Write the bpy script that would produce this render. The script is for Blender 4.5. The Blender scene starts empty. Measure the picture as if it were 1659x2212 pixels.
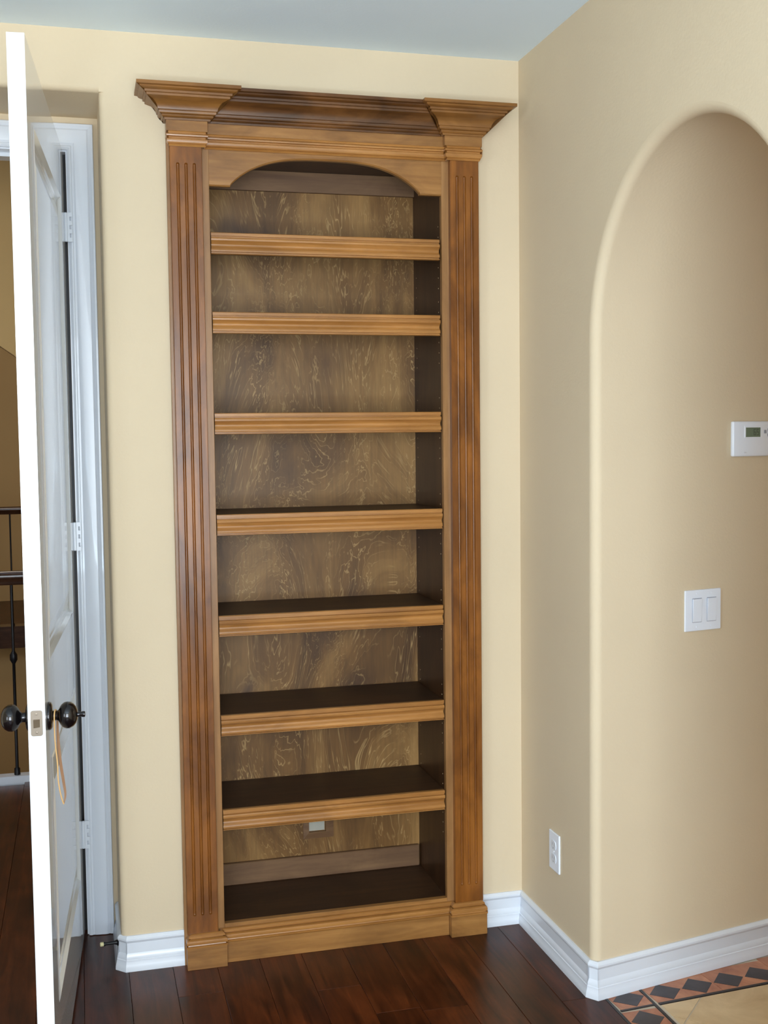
import bpy, bmesh, math, random
from mathutils import Vector, Matrix
random.seed(4)
sc = bpy.context.scene
COL = sc.collection

# ------------------------------------------------------------------ camera
cam_data = bpy.data.cameras.new('camera')
cam = bpy.data.objects.new('camera', cam_data)
COL.objects.link(cam)
R_ = Vector((0.96728108, -0.25343241, -0.01180383))
U_ = Vector((0.02760209, 0.05887223, 0.99788385))
F_ = Vector((0.2522012, 0.96555998, -0.06394126))
cam.matrix_world = Matrix(((R_.x, U_.x, -F_.x, -0.038714), (R_.y, U_.y, -F_.y, -3.470875),
                           (R_.z, U_.z, -F_.z, 1.577753), (0, 0, 0, 1)))
cam_data.sensor_fit = 'VERTICAL'
cam_data.sensor_height = 36.0
cam_data.sensor_width = 27.0
cam_data.lens = 2514.43 / 2212 * 36.0
cam_data.clip_start = 0.05
sc.camera = cam

# ------------------------------------------------------------------ world, lights, exposure
def srgb(r, g, b):
    f = lambda c: (c / 255 / 12.92) if c / 255 <= 0.04045 else ((c / 255 + 0.055) / 1.055) ** 2.4
    return (f(r), f(g), f(b), 1)

world = bpy.data.worlds.new('daylight'); sc.world = world
world.use_nodes = True
world.node_tree.nodes['Background'].inputs[0].default_value = (0.62, 0.78, 1.0, 1)
world.node_tree.nodes['Background'].inputs[1].default_value = 1.6

def area(name, loc, rot, sx, sy, power, color):
    l = bpy.data.lights.new(name, 'AREA'); l.shape = 'RECTANGLE'; l.size = sx; l.size_y = sy
    l.energy = power; l.color = color
    o = bpy.data.objects.new(name, l); COL.objects.link(o)
    o.location = loc; o.rotation_euler = rot
    return o
PI = math.pi
XWL = -2.6          # left wall of the room
area('window_daylight', (-0.30, -4.70, 1.47), (PI / 2, 0, 0), 2.10, 1.70, 114, (0.87, 0.945, 1.0))
area('ceiling_fill_light', (-0.30, -4.64, 0.70), (PI * 0.90, 0, 0), 2.0, 0.3, 34, (0.52, 0.78, 1.0))  # added upward fill, brightens and cools the ceiling
area('right_wall_fill_light', (XWL + 0.02, -3.5, 1.45), (PI / 2, 0, -PI / 2), 1.1, 1.4, 30, (0.84, 0.92, 1.0))  # unseen fill added at the left to lift the right wall
area('passage_fill_light', (4.0, -0.9, 2.7), (0, -0.5, 0), 0.8, 0.8, 85, (0.90, 0.95, 1.0))  # unseen fill added to brighten the arched passage and its vault
area('foyer_fill_light', (-0.9, 4.6, 4.9), (0, 0, 0), 0.8, 0.8, 30, (1.0, 0.88, 0.74))  # invented lamp, lifts the hall and foyer beyond the door
vs = sc.view_settings
vs.view_transform = 'Standard'; vs.look = 'None'; vs.exposure = 0.40; vs.gamma = 1.0
vs.use_curve_mapping = False
sc.cycles.use_denoising = True
sc.cycles.max_bounces = 10
sc.cycles.diffuse_bounces = 6

# ------------------------------------------------------------------ materials
def new_mat(name):
    m = bpy.data.materials.new(name); m.use_nodes = True
    nt = m.node_tree; b = nt.nodes['Principled BSDF']
    return m, nt, b

def obj_coords(nt, scale=(1, 1, 1), rnd=True):
    tc = nt.nodes.new('ShaderNodeTexCoord'); mp = nt.nodes.new('ShaderNodeMapping')
    mp.inputs['Scale'].default_value = scale
    if rnd:
        oi = nt.nodes.new('ShaderNodeObjectInfo')
        mul = nt.nodes.new('ShaderNodeMath'); mul.operation = 'MULTIPLY'; mul.inputs[1].default_value = 37.0
        add = nt.nodes.new('ShaderNodeVectorMath'); add.operation = 'ADD'
        nt.links.new(oi.outputs['Random'], mul.inputs[0])
        nt.links.new(tc.outputs['Object'], add.inputs[0]); nt.links.new(mul.outputs[0], add.inputs[1])
        nt.links.new(add.outputs[0], mp.inputs['Vector'])
    else:
        nt.links.new(tc.outputs['Object'], mp.inputs['Vector'])
    return mp

def noise(nt, vec, scale, detail=4, rough=0.5, dist=0.0):
    n = nt.nodes.new('ShaderNodeTexNoise')
    n.inputs['Scale'].default_value = scale; n.inputs['Detail'].default_value = detail
    n.inputs['Roughness'].default_value = rough; n.inputs['Distortion'].default_value = dist
    nt.links.new(vec.outputs[0], n.inputs['Vector'])
    return n

def ramp(nt, src, stops):
    r = nt.nodes.new('ShaderNodeValToRGB')
    cr = r.color_ramp
    while len(cr.elements) < len(stops): cr.elements.new(0.5)
    for e, (p, c) in zip(cr.elements, stops): e.position = p; e.color = c
    nt.links.new(src, r.inputs[0])
    return r

def mix(nt, a, b, fac, mode='MIX'):
    m = nt.nodes.new('ShaderNodeMix'); m.data_type = 'RGBA'; m.blend_type = mode
    for s, k in ((fac, 0), (a, 6), (b, 7)):
        if isinstance(s, (int, float)): m.inputs[k].default_value = s
        elif isinstance(s, tuple): m.inputs[k].default_value = s
        else: nt.links.new(s, m.inputs[k])
    return m.outputs[2]

def bump(nt, b, src, strength, dist=0.001):
    n = nt.nodes.new('ShaderNodeBump'); n.inputs['Strength'].default_value = strength
    n.inputs['Distance'].default_value = dist
    nt.links.new(src, n.inputs['Height']); nt.links.new(n.outputs[0], b.inputs['Normal'])

def paint(name, col, rough=0.6, bump_s=0.15, coat=0.0, spec=0.5, tex_scale=160, mottled=0.04):
    m, nt, b = new_mat(name)
    mp = obj_coords(nt, rnd=False)
    n1 = noise(nt, mp, 1.3, 3)
    c = tuple(col)
    lo = tuple(x * (1 - mottled) for x in c[:3]) + (1,); hi = tuple(min(1, x * (1 + mottled)) for x in c[:3]) + (1,)
    r = ramp(nt, n1.outputs[0], [(0.3, lo), (0.7, hi)])
    nt.links.new(r.outputs[0], b.inputs['Base Color'])
    b.inputs['Roughness'].default_value = rough
    b.inputs['Specular IOR Level'].default_value = spec
    b.inputs['Coat Weight'].default_value = coat
    if bump_s:
        bump(nt, b, noise(nt, mp, tex_scale, 3).outputs[0], bump_s, 0.0012)
    return m

def wood(name, dark, mid, light, axis='Z', rough=0.33, coat=0.35, blotch=0.5, grain=0.35):
    """stained birch/alder: streaky grain along one axis and soft blotches"""
    dark, mid, light = [(c[0] * k, c[1] * 0.935 * k, c[2] * 0.80 * k, 1) for c, k in ((dark, 0.56), (mid, 0.75), (light, 0.87))]
    m, nt, b = new_mat(name)
    s = {'X': (0.9, 14, 14), 'Y': (14, 0.9, 14), 'Z': (14, 14, 0.9)}[axis]
    mp = obj_coords(nt, s); mb = obj_coords(nt, {'X': (1, 2.5, 2.5), 'Y': (2.5, 1, 2.5), 'Z': (2.5, 2.5, 1)}[axis])
    g = noise(nt, mp, 3.2, 8, 0.62, 0.5)
    g2 = noise(nt, mb, 3.0, 5, 0.6, 0.9)
    base = ramp(nt, g.outputs[0], [(0.28, mid), (0.52, tuple(0.5 * (x + y) for x, y in zip(mid, light))), (0.75, light)])
    bl = ramp(nt, g2.outputs[0], [(0.38, (1, 1, 1, 1)), (0.60, (0, 0, 0, 1))])
    f = nt.nodes.new('ShaderNodeMath'); f.operation = 'MULTIPLY'; f.inputs[1].default_value = blotch
    nt.links.new(bl.outputs[0], f.inputs[0])
    c = mix(nt, base.outputs[0], dark, f.outputs[0])
    nt.links.new(c, b.inputs['Base Color'])
    b.inputs['Roughness'].default_value = rough
    b.inputs['Specular IOR Level'].default_value = 0.34
    b.inputs['Coat Weight'].default_value = coat; b.inputs['Coat Roughness'].default_value = 0.18
    bump(nt, b, g.outputs[0], grain * 0.3, 0.0006)
    return m

def plywood(name):
    """rotary-cut birch back panel: pale curling figure lines, dark knots, grey-brown stain"""
    m, nt, b = new_mat(name)
    mp = obj_coords(nt, (1.7, 1.7, 0.62), False)
    warp = noise(nt, mp, 2.6, 5, 0.56, 1.3)
    base = ramp(nt, warp.outputs[0], [(0.28, srgb(76, 50, 24)), (0.48, srgb(118, 84, 44)), (0.72, srgb(158, 120, 70))])
    w = nt.nodes.new('ShaderNodeMath'); w.operation = 'MULTIPLY'; w.inputs[1].default_value = 24.0
    nt.links.new(warp.outputs[0], w.inputs[0])
    fr = nt.nodes.new('ShaderNodeMath'); fr.operation = 'FRACT'; nt.links.new(w.outputs[0], fr.inputs[0])
    line = ramp(nt, fr.outputs[0], [(0.0, (0, 0, 0, 1)), (0.38, (0, 0, 0, 1)), (0.5, (0.75, 0.75, 0.75, 1)), (0.60, (0, 0, 0, 1))])
    brk = ramp(nt, noise(nt, mp, 9, 4).outputs[0], [(0.40, (0, 0, 0, 1)), (0.62, (0.8, 0.8, 0.8, 1))])
    lm = nt.nodes.new('ShaderNodeMath'); lm.operation = 'MULTIPLY'
    nt.links.new(line.outputs[0], lm.inputs[0]); nt.links.new(brk.outputs[0], lm.inputs[1])
    c1 = mix(nt, base.outputs[0], srgb(204, 168, 112), lm.outputs[0])
    v = nt.nodes.new('ShaderNodeTexVoronoi'); v.inputs['Scale'].default_value = 3.1
    mpv = obj_coords(nt, (1.1, 1.1, 1.0), False)
    wv = nt.nodes.new('ShaderNodeVectorMath'); wv.operation = 'ADD'
    nt.links.new(mpv.outputs[0], wv.inputs[0])
    sc_ = nt.nodes.new('ShaderNodeVectorMath'); sc_.operation = 'SCALE'; sc_.inputs[3].default_value = 0.35
    nt.links.new(noise(nt, mp, 3.0, 2).outputs[1], sc_.inputs[0]); nt.links.new(sc_.outputs[0], wv.inputs[1])
    nt.links.new(wv.outputs[0], v.inputs['Vector'])
    kn = ramp(nt, v.outputs['Distance'], [(0.02, (0.85, 0.85, 0.85, 1)), (0.16, (0.25, 0.25, 0.25, 1)), (0.34, (0, 0, 0, 1))])
    c2 = mix(nt, c1, srgb(66, 45, 36), kn.outputs[0])
    fine = noise(nt, obj_coords(nt, (30, 30, 2.0), False), 5, 4)
    fr2 = ramp(nt, fine.outputs[0], [(0.3, (0.86, 0.86, 0.86, 1)), (0.7, (1.08, 1.06, 1.04, 1))])
    c3 = mix(nt, c2, fr2.outputs[0], 1.0, 'MULTIPLY')
    nt.links.new(c3, b.inputs['Base Color'])
    b.inputs['Roughness'].default_value = 0.45; b.inputs['Specular IOR Level'].default_value = 0.35; b.inputs['Coat Weight'].default_value = 0.0
    b.inputs['Coat Roughness'].default_value = 0.3
    return m

def simple(name, col, rough=0.5, metal=0.0, coat=0.0):
    m, nt, b = new_mat(name)
    n = noise(nt, obj_coords(nt, rnd=False), 40, 3)
    r = ramp(nt, n.outputs[0], [(0.3, tuple(x * 0.94 for x in col[:3]) + (1,)), (0.7, tuple(col[:3]) + (1,))])
    nt.links.new(r.outputs[0], b.inputs['Base Color'])
    b.inputs['Roughness'].default_value = rough; b.inputs['Metallic'].default_value = metal
    b.inputs['Coat Weight'].default_value = coat
    return m

def floor_wood(name):
    m, nt, b = new_mat(name)
    mp = obj_coords(nt, (12, 1.0, 12)); mb = obj_coords(nt, (3.0, 1.6, 3))
    g = noise(nt, mp, 3.0, 7, 0.6, 0.8); g2 = noise(nt, mb, 3.0, 4, 0.55, 0.6)
    base = ramp(nt, g.outputs[0], [(0.3, srgb(46, 20, 9)), (0.5, srgb(72, 34, 15)), (0.75, srgb(98, 50, 24))])
    bl = ramp(nt, g2.outputs[0], [(0.35, (0.62, 0.6, 0.6, 1)), (0.65, (1.2, 1.12, 1.0, 1))])
    c = mix(nt, base.outputs[0], bl.outputs[0], 1.0, 'MULTIPLY')
    oi = nt.nodes.new('ShaderNodeObjectInfo')
    tone = ramp(nt, oi.outputs['Random'], [(0.0, (0.8, 0.78, 0.76, 1)), (1.0, (1.15, 1.12, 1.1, 1))])
    c = mix(nt, c, tone.outputs[0], 1.0, 'MULTIPLY')
    nt.links.new(c, b.inputs['Base Color'])
    b.inputs['Roughness'].default_value = 0.3; b.inputs['Specular IOR Level'].default_value = 0.24
    bump(nt, b, g2.outputs[0], 0.12, 0.003)
    return m

def stone(name, a, c, scale=9, rough=0.35):
    m, nt, b = new_mat(name)
    n = noise(nt, obj_coords(nt, (1, 1, 1)), scale, 7, 0.6, 0.6)
    r = ramp(nt, n.outputs[0], [(0.3, a), (0.7, c)])
    nt.links.new(r.outputs[0], b.inputs['Base Color']); b.inputs['Roughness'].default_value = rough
    bump(nt, b, n.outputs[0], 0.12, 0.002)
    return m

M = dict(
    wall=paint('beige_wall_paint', srgb(212, 194, 164), 0.75, 0.35, tex_scale=130),
    ceil=paint('ceiling_paint', srgb(226, 242, 254), 0.85, 0.3, tex_scale=120),
    trim=paint('white_trim_paint', srgb(218, 223, 231), 0.3, 0.0, coat=0.2, mottled=0.01),
    door=paint('white_door_gloss', srgb(218, 223, 228), 0.12, 0.05, coat=0.5, tex_scale=60, mottled=0.01),
    plast=paint('white_plastic', srgb(232, 238, 248), 0.3, 0.0, mottled=0.0),
    pil=wood('stained_wood_pilaster', srgb(92, 50, 20), srgb(130, 78, 30), srgb(166, 106, 44), 'Z', 0.32, 0.2, 0.6),
    stile=wood('stained_wood_stile', srgb(126, 86, 50), srgb(150, 108, 66), srgb(178, 134, 88), 'Z', 0.4, 0.2, 0.35),
    nose=wood('stained_wood_shelf_nose', srgb(136, 88, 42), srgb(166, 113, 58), srgb(196, 143, 84), 'X', 0.32, 0.4, 0.4),
    head=wood('stained_wood_header', srgb(112, 72, 38), srgb(152, 106, 58), srgb(184, 136, 82), 'X', 0.36, 0.3, 0.5),
    crown=wood('stained_wood_crown', srgb(100, 62, 30), srgb(134, 90, 44), srgb(168, 120, 66), 'X', 0.36, 0.15, 0.5),
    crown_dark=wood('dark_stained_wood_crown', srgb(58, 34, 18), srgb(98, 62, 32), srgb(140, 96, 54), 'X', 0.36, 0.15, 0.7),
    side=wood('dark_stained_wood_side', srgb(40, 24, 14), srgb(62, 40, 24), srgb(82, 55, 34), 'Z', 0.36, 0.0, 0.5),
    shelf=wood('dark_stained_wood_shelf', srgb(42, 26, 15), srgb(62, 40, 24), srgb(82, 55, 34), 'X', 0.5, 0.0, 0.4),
    nailer=wood('stained_wood_nailer', srgb(96, 68, 52), srgb(120, 90, 70), srgb(142, 112, 84), 'X', 0.5, 0.0, 0.4),
    back=plywood('birch_plywood_back'),
    plank=floor_wood('dark_plank_floor'),
    sub=simple('subfloor', srgb(40, 28, 22), 0.8),
    bronze=simple('oil_rubbed_bronze', srgb(26, 22, 24), 0.24, 0.6, 0.6),
    nickel=simple('satin_nickel', srgb(128, 116, 102), 0.38, 0.7),
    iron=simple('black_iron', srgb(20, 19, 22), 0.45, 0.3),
    rail=wood('brown_handrail', srgb(40, 24, 18), srgb(66, 42, 30), srgb(96, 66, 50), 'X', 0.25, 0.5),
    terra=stone('terracotta_stone', srgb(150, 88, 60), srgb(196, 134, 98), 14),
    slate=stone('dark_slate', srgb(34, 28, 32), srgb(62, 52, 56), 16),
    pencil=stone('black_pencil_stone', srgb(20, 16, 16), srgb(40, 34, 34), 20),
    tile=stone('beige_floor_stone', srgb(186, 156, 116), srgb(216, 190, 150), 7),
    grout=simple('grout', srgb(196, 184, 166), 0.9),
    lcd=simple('lcd_screen', srgb(112, 128, 108), 0.2),
    lcdink=simple('lcd_digits', srgb(58, 70, 60), 0.4),
    grey=simple('grey_button', srgb(150, 154, 166), 0.4),
    cord=simple('tan_leather_cord', srgb(214, 170, 112), 0.5),
    strap=simple('brown_leather', srgb(150, 112, 82), 0.4),
    rubber=simple('ivory_rubber', srgb(216, 208, 160), 0.5),
    hole=simple('bright_pin_hole', srgb(196, 170, 130), 0.5),
    dark=simple('dark_void', srgb(20, 18, 20), 0.8),
    plate=simple('grey_cover_plate', srgb(178, 176, 164), 0.4),
    tan=paint('tan_hall_paint', srgb(196, 160, 104), 0.8, 0.2),
    glass=None,
)

# ------------------------------------------------------------------ helpers
WLOC = {}
def finish(name, bm, mat, parent=None, loc=(0, 0, 0), smooth=None):
    """verts are in world space; object origin goes to loc"""
    loc = Vector(loc)
    bmesh.ops.recalc_face_normals(bm, faces=bm.faces)
    for v in bm.verts: v.co -= loc
    me = bpy.data.meshes.new(name); bm.to_mesh(me); bm.free()
    me.materials.append(M[mat] if isinstance(mat, str) else mat)
    if smooth is not None:
        for p in me.polygons: p.use_smooth = True
        me.set_sharp_from_angle(angle=math.radians(smooth))
    o = bpy.data.objects.new(name, me); COL.objects.link(o)
    if parent is not None:
        o.parent = parent; o.location = loc - WLOC[parent.name]
    else:
        o.location = loc
    WLOC[o.name] = loc
    return o

def empty(name, loc, label=None, cat=None, group=None, kind=None):
    o = bpy.data.objects.new(name, None); COL.objects.link(o)
    o.location = loc; o.empty_display_size = 0.1
    WLOC[o.name] = Vector(loc)
    tag(o, label, cat, group, kind); return o

def tag(o, label=None, cat=None, group=None, kind=None):
    if label: o['label'] = label
    if cat: o['category'] = cat
    if group: o['group'] = group
    if kind: o['kind'] = kind
    return o

def struct(name, bm, mat, label=None, smooth=None):
    o = finish(name, bm, mat, smooth=smooth); o['kind'] = 'structure'; WLOC[o.name] = Vector((0, 0, 0))
    if label: o['label'] = label
    return o

def box(bm, x0, x1, y0, y1, z0, z1, bev=0.0, seg=2):
    r = bmesh.ops.create_cube(bm, size=1.0)
    for v in r['verts']:
        v.co = Vector((x0 + (v.co.x + 0.5) * (x1 - x0), y0 + (v.co.y + 0.5) * (y1 - y0), z0 + (v.co.z + 0.5) * (z1 - z0)))
    if bev:
        es = {e for v in r['verts'] for e in v.link_edges}
        bmesh.ops.bevel(bm, geom=list(es), offset=bev, segments=seg, affect='EDGES', profile=0.5)
    return bm

def B(*a, **k):
    bm = bmesh.new(); return box(bm, *a, **k)

def prism(bm, pts, off):
    """ngon pts (3D) extruded by vector off"""
    off = Vector(off)
    a = [bm.verts.new(p) for p in pts]; b = [bm.verts.new(Vector(p) + off) for p in pts]
    bm.faces.new(a); bm.faces.new(b[::-1])
    n = len(a)
    for i in range(n): bm.faces.new((a[i], b[i], b[(i + 1) % n], a[(i + 1) % n]))
    return bm

def sweep(path, prof, segs=None):
    """solid moulding: plan path, profile (outward offset, z); outward is the right-hand side"""
    n = len(path); nr = []
    for i in range(n - 1):
        d = Vector(path[i + 1]) - Vector(path[i]); d.normalize(); nr.append(Vector((d.y, -d.x)))
    mit = []
    for i in range(n):
        if i == 0: mit.append(nr[0])
        elif i == n - 1: mit.append(nr[-1])
        else: mit.append((nr[i - 1] + nr[i]) / (1 + nr[i - 1].dot(nr[i])))
    out = []
    for s in (range(n - 1) if segs is None else segs):
        bm = bmesh.new()
        rings = []
        for i in (s, s + 1):
            rings.append([bm.verts.new((path[i][0] + mit[i].x * o, path[i][1] + mit[i].y * o, z)) for o, z in prof])
        a, b = rings; k = len(prof)
        for j in range(k - 1): bm.faces.new((a[j], a[j + 1], b[j + 1], b[j]))
        bm.faces.new((a[k - 1], a[0], b[0], b[k - 1]))
        bm.faces.new(a); bm.faces.new(b[::-1])
        bmesh.ops.triangulate(bm, faces=[f for f in bm.faces if len(f.verts) > 4])
        out.append(bm)
    return out

def merge(bms):
    out = bmesh.new()
    for b in bms:
        me = bpy.data.meshes.new('tmp'); b.to_mesh(me); b.free()
        out.from_mesh(me); bpy.data.meshes.remove(me)
    return out

def lathe(prof, origin, axis, n=28):
    """prof: list of (distance along axis, radius)"""
    bm = bmesh.new(); ax = Vector(axis).normalized()
    u = ax.orthogonal().normalized(); w = ax.cross(u); o = Vector(origin)
    rings = []
    for t, r in prof:
        if r < 1e-6: rings.append([bm.verts.new(o + ax * t)])
        else: rings.append([bm.verts.new(o + ax * t + (u * math.cos(2 * PI * i / n) + w * math.sin(2 * PI * i / n)) * r) for i in range(n)])
    for a, b in zip(rings, rings[1:]):
        for i in range(n):
            j = (i + 1) % n
            if len(a) == 1 and len(b) == 1: continue
            if len(a) == 1: bm.faces.new((a[0], b[i], b[j]))
            elif len(b) == 1: bm.faces.new((a[i], a[j], b[0]))
            else: bm.faces.new((a[i], a[j], b[j], b[i]))
    for rr in (rings[0], rings[-1]):
        if len(rr) > 1: bm.faces.new(rr)
    return bm

def tube(pts, rad, n=8):
    bm = bmesh.new(); pts = [Vector(p) for p in pts]; rings = []
    for i, p in enumerate(pts):
        d = (pts[min(i + 1, len(pts) - 1)] - pts[max(i - 1, 0)]).normalized()
        u = d.cross(Vector((0.3, 1, 0.1))).normalized(); w = d.cross(u)
        r = rad[i] if isinstance(rad, (list, tuple)) else rad
        rings.append([bm.verts.new(p + (u * math.cos(2 * PI * k / n) + w * math.sin(2 * PI * k / n)) * r) for k in range(n)])
    for a, b in zip(rings, rings[1:]):
        for k in range(n): bm.faces.new((a[k], a[(k + 1) % n], b[(k + 1) % n], b[k]))
    bm.faces.new(rings[0]); bm.faces.new(rings[-1][::-1])
    return bm

# ------------------------------------------------------------------ dimensions (metres)
H = 2.74            # ceiling
XC = 1.3166         # right wall plane
XR, RD, ZS = 0.044, 0.29, 2.568      # door recess: right edge, depth, soffit height
REAR = -4.72; XL = -2.6
BN = 0.018          # bullnose radius
WT = 0.41           # back wall thickness
OPX0, OPX1, OPZ = -1.13, -0.0485, 2.468   # door opening
YA, ZA, RA = -1.010, 1.83, 0.492          # arch centre and radius at the wall face
TH = 0.197                                # direction of the arched passage
DV = Vector((math.cos(TH), math.sin(TH), 0))

# ------------------------------------------------------------------ walls
def bull(cx, cy, r, a0, a1, n=7):
    return [(cx + r * math.cos(a0 + (a1 - a0) * i / n), cy + r * math.sin(a0 + (a1 - a0) * i / n)) for i in range(n + 1)]

bm = bmesh.new()
plan = [(XR, WT)] + bull(XR + BN, BN, BN, PI, 1.5 * PI) + [(0.331, 0), (0.331, WT)]
prism(bm, [(x, y, 0) for x, y in plan], (0, 0, ZS))
box(bm, 1.0735, XC + 0.12, 0, WT, 0, H)
box(bm, 0.331, 1.0735, 0, WT, 2.462, H)
box(bm, 0.331, 1.0735, 0.315, WT, 0, 2.462)
box(bm, XR, 0.331, 0, WT, ZS, H)
prof = [(WT, H), (0, H)] + bull(BN, ZS + BN, BN, PI, 1.5 * PI) + [(WT, ZS)]
prism(bm, [(XL, y, z) for y, z in prof], (XR - XL, 0, 0))
box(bm, OPX1 + 0.012, XR, RD, WT, 0, ZS)                 # right of the door
box(bm, OPX0 - 0.012, OPX1 + 0.012, RD, WT, OPZ + 0.012, ZS)     # above the door
box(bm, OPX0 - 0.10, OPX0 - 0.012, RD, WT, 0, ZS)
box(bm, XL, OPX0 - 0.10, 0, WT, 0, ZS)
struct('wall_back', bm, 'wall', 'beige painted back wall with a recessed doorway and built-in bookcase', smooth=30)

# right wall face with an arched opening
bm = bmesh.new()
NA = 40
arc = [(YA + RA * math.cos(PI * i / NA), ZA + RA * math.sin(PI * i / NA)) for i in range(NA + 1)]  # from far side (back) to near
def quad(*p): bm.faces.new([bm.verts.new(q) for q in p])
quad((XC, 0, 0), (XC, 0, H), (XC, YA + RA, H), (XC, YA + RA, 0))
quad((XC, YA - RA, 0), (XC, YA - RA, H), (XC, REAR, H), (XC, REAR, 0))
for (y0, z0), (y1, z1) in zip(arc, arc[1:]):
    quad((XC, y0, z0), (XC, y0, H), (XC, y1, H), (XC, y1, z1))
# bullnose and passage (jambs and vault)
def ring(e, x, d=0.0):
    r = RA - e
    c = [(YA + r, 0.0)] + [(YA + r * math.cos(PI * i / NA), ZA + r * math.sin(PI * i / NA)) for i in range(NA + 1)] + [(YA - r, 0.0)]
    return [bm.verts.new((XC + x + DV.x * d, y + DV.y * d, z)) for y, z in c]
BA = 0.024
rings = [ring(BA * math.sin(a), BA * (1 - math.cos(a))) for a in [k * (PI / 2 + TH) / 10 for k in range(11)]] 
LP = 2.3
bn_last = rings[-1]
for a, b in zip(rings, rings[1:]):
    for i in range(len(a) - 1): bm.faces.new((a[i], a[i + 1], b[i + 1], b[i]))
a, b = rings[-1], ring(BA * math.cos(TH), BA * (1 + math.sin(TH)), LP)
for i in range(len(a) - 1): bm.faces.new((a[i], a[i + 1], b[i + 1], b[i]))
wr = struct('wall_right', bm, 'wall', 'beige right wall with a rounded arched opening into a passage', smooth=40)

bm = bmesh.new()
box(bm, 5.2, 5.3, -3.2, 1.2, 0, H); box(bm, 3.3, 5.3, 1.2, 1.3, 0, H); box(bm, 3.3, 5.3, -3.3, -3.2, 0, H)
e1 = XC + BN + DV.x * LP
prism(bm, [(e1, YA - RA + BN + DV.y * LP, 0), (e1, YA - RA + BN + DV.y * LP, H), (e1, -3.3, H), (e1, -3.3, 0)], (0.06, 0, 0))
prism(bm, [(e1, YA + RA - BN + DV.y * LP, 0), (e1, YA + RA - BN + DV.y * LP, H), (e1, 1.3, H), (e1, 1.3, 0)], (0.06, 0, 0))
box(bm, e1, e1 + 0.06, -1.45, 0.1, 2.66, H)
struct('wall_passage', bm, 'wall')
struct('wall_left', merge([B(XL - 0.1, XL, REAR, -4.05, 0, H), B(XL - 0.1, XL, -2.95, WT, 0, H), B(XL - 0.1, XL, -4.05, -2.95, 0, 0.75), B(XL - 0.1, XL, -4.05, -2.95, 2.15, H)]), 'wall')
struct('window_2', merge([B(XL - 0.08, XL - 0.03, -4.05, -4.01, 0.75, 2.15), B(XL - 0.08, XL - 0.03, -2.99, -2.95, 0.75, 2.15), B(XL - 0.08, XL - 0.03, -4.01, -2.99, 0.75, 0.79), B(XL - 0.08, XL - 0.03, -4.01, -2.99, 2.11, 2.15)]), 'trim')  # made-up window frame around the added left fill
# rear wall with two window openings
bm = bmesh.new()
W = [(-1.38, 0.78)]
xs = XL
for a_, b_ in W:
    box(bm, xs, a_, REAR - 0.12, REAR, 0, H); box(bm, a_, b_, REAR - 0.12, REAR, 0, 0.6); box(bm, a_, b_, REAR - 0.12, REAR, 2.3, H); xs = b_
box(bm, xs, XC + 0.12, REAR - 0.12, REAR, 0, H)
struct('wall_rear', bm, 'wall')
for k, (a_, b_) in enumerate(W):
    bms = [B(a_, a_ + 0.04, REAR - 0.10, REAR - 0.05, 0.6, 2.3), B(b_ - 0.04, b_, REAR - 0.10, REAR - 0.05, 0.6, 2.3),
           B(a_ + 0.04, b_ - 0.04, REAR - 0.10, REAR - 0.05, 0.6, 0.64), B(a_ + 0.04, b_ - 0.04, REAR - 0.10, REAR - 0.05, 2.26, 2.3)]
    struct('window_%d' % (k + 1), merge(bms), 'trim')
bm = B(XL, 5.3, REAR, 1.4, H, H + 0.1)
struct('ceiling', bm, 'ceil', 'pale blue-grey painted ceiling')

# ------------------------------------------------------------------ floor, planks, tiles
XT = 1.345
bm = B(XL, 5.3, REAR, 2.1, -0.25, -0.012)
floor = struct('floor', bm, 'sub', 'dark hardwood plank floor meeting a tiled passage at the right')
def plank_mesh(w, l, h=0.012, c=0.0009):
    bm = bmesh.new(); g = 0.0004
    x0, x1, y0, y1 = -w / 2 + g, w / 2 - g, -l / 2 + g, l / 2 - g
    lo = [bm.verts.new(p) for p in ((x0, y0, -h), (x1, y0, -h), (x1, y1, -h), (x0, y1, -h))]
    mi = [bm.verts.new(p) for p in ((x0, y0, -c), (x1, y0, -c), (x1, y1, -c), (x0, y1, -c))]
    to = [bm.verts.new(p) for p in ((x0 + c, y0 + c, 0), (x1 - c, y0 + c, 0), (x1 - c, y1 - c, 0), (x0 + c, y1 - c, 0))]
    bm.faces.new(to)
    for a, b in ((lo, mi), (mi, to)):
        for i in range(4): bm.faces.new((a[i], a[(i + 1) % 4], b[(i + 1) % 4], b[i]))
    me = bpy.data.meshes.new('floor_plank'); bm.to_mesh(me); bm.free(); me.materials.append(M['plank']); return me
PW = 0.129
cache = {}
x = 1.345 - PW * 30
nplank = 0
rp = random.Random(11)
x = 0.192 - PW * 21
while x < XT - 0.01:
    w = min(PW, XT - x)
    y = REAR - rp.random() * 0.9
    yend = 2.10
    while y < yend:
        l = rp.choice([1.5, 1.8, 2.1, 2.4, 2.7]); y0 = max(y, REAR); y1 = min(y + l, yend)
        if y1 - y0 > 0.05 and x > XL - 0.05:
            key = (round(w, 4), round(y1 - y0, 2))
            if key not in cache: cache[key] = plank_mesh(w, round(y1 - y0, 2))
            o = bpy.data.objects.new('floor_plank', cache[key]); COL.objects.link(o); o.parent = floor
            o.location = (x + w / 2, (y0 + y1) / 2, 0); nplank += 1
        y += l
    x += PW

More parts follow.
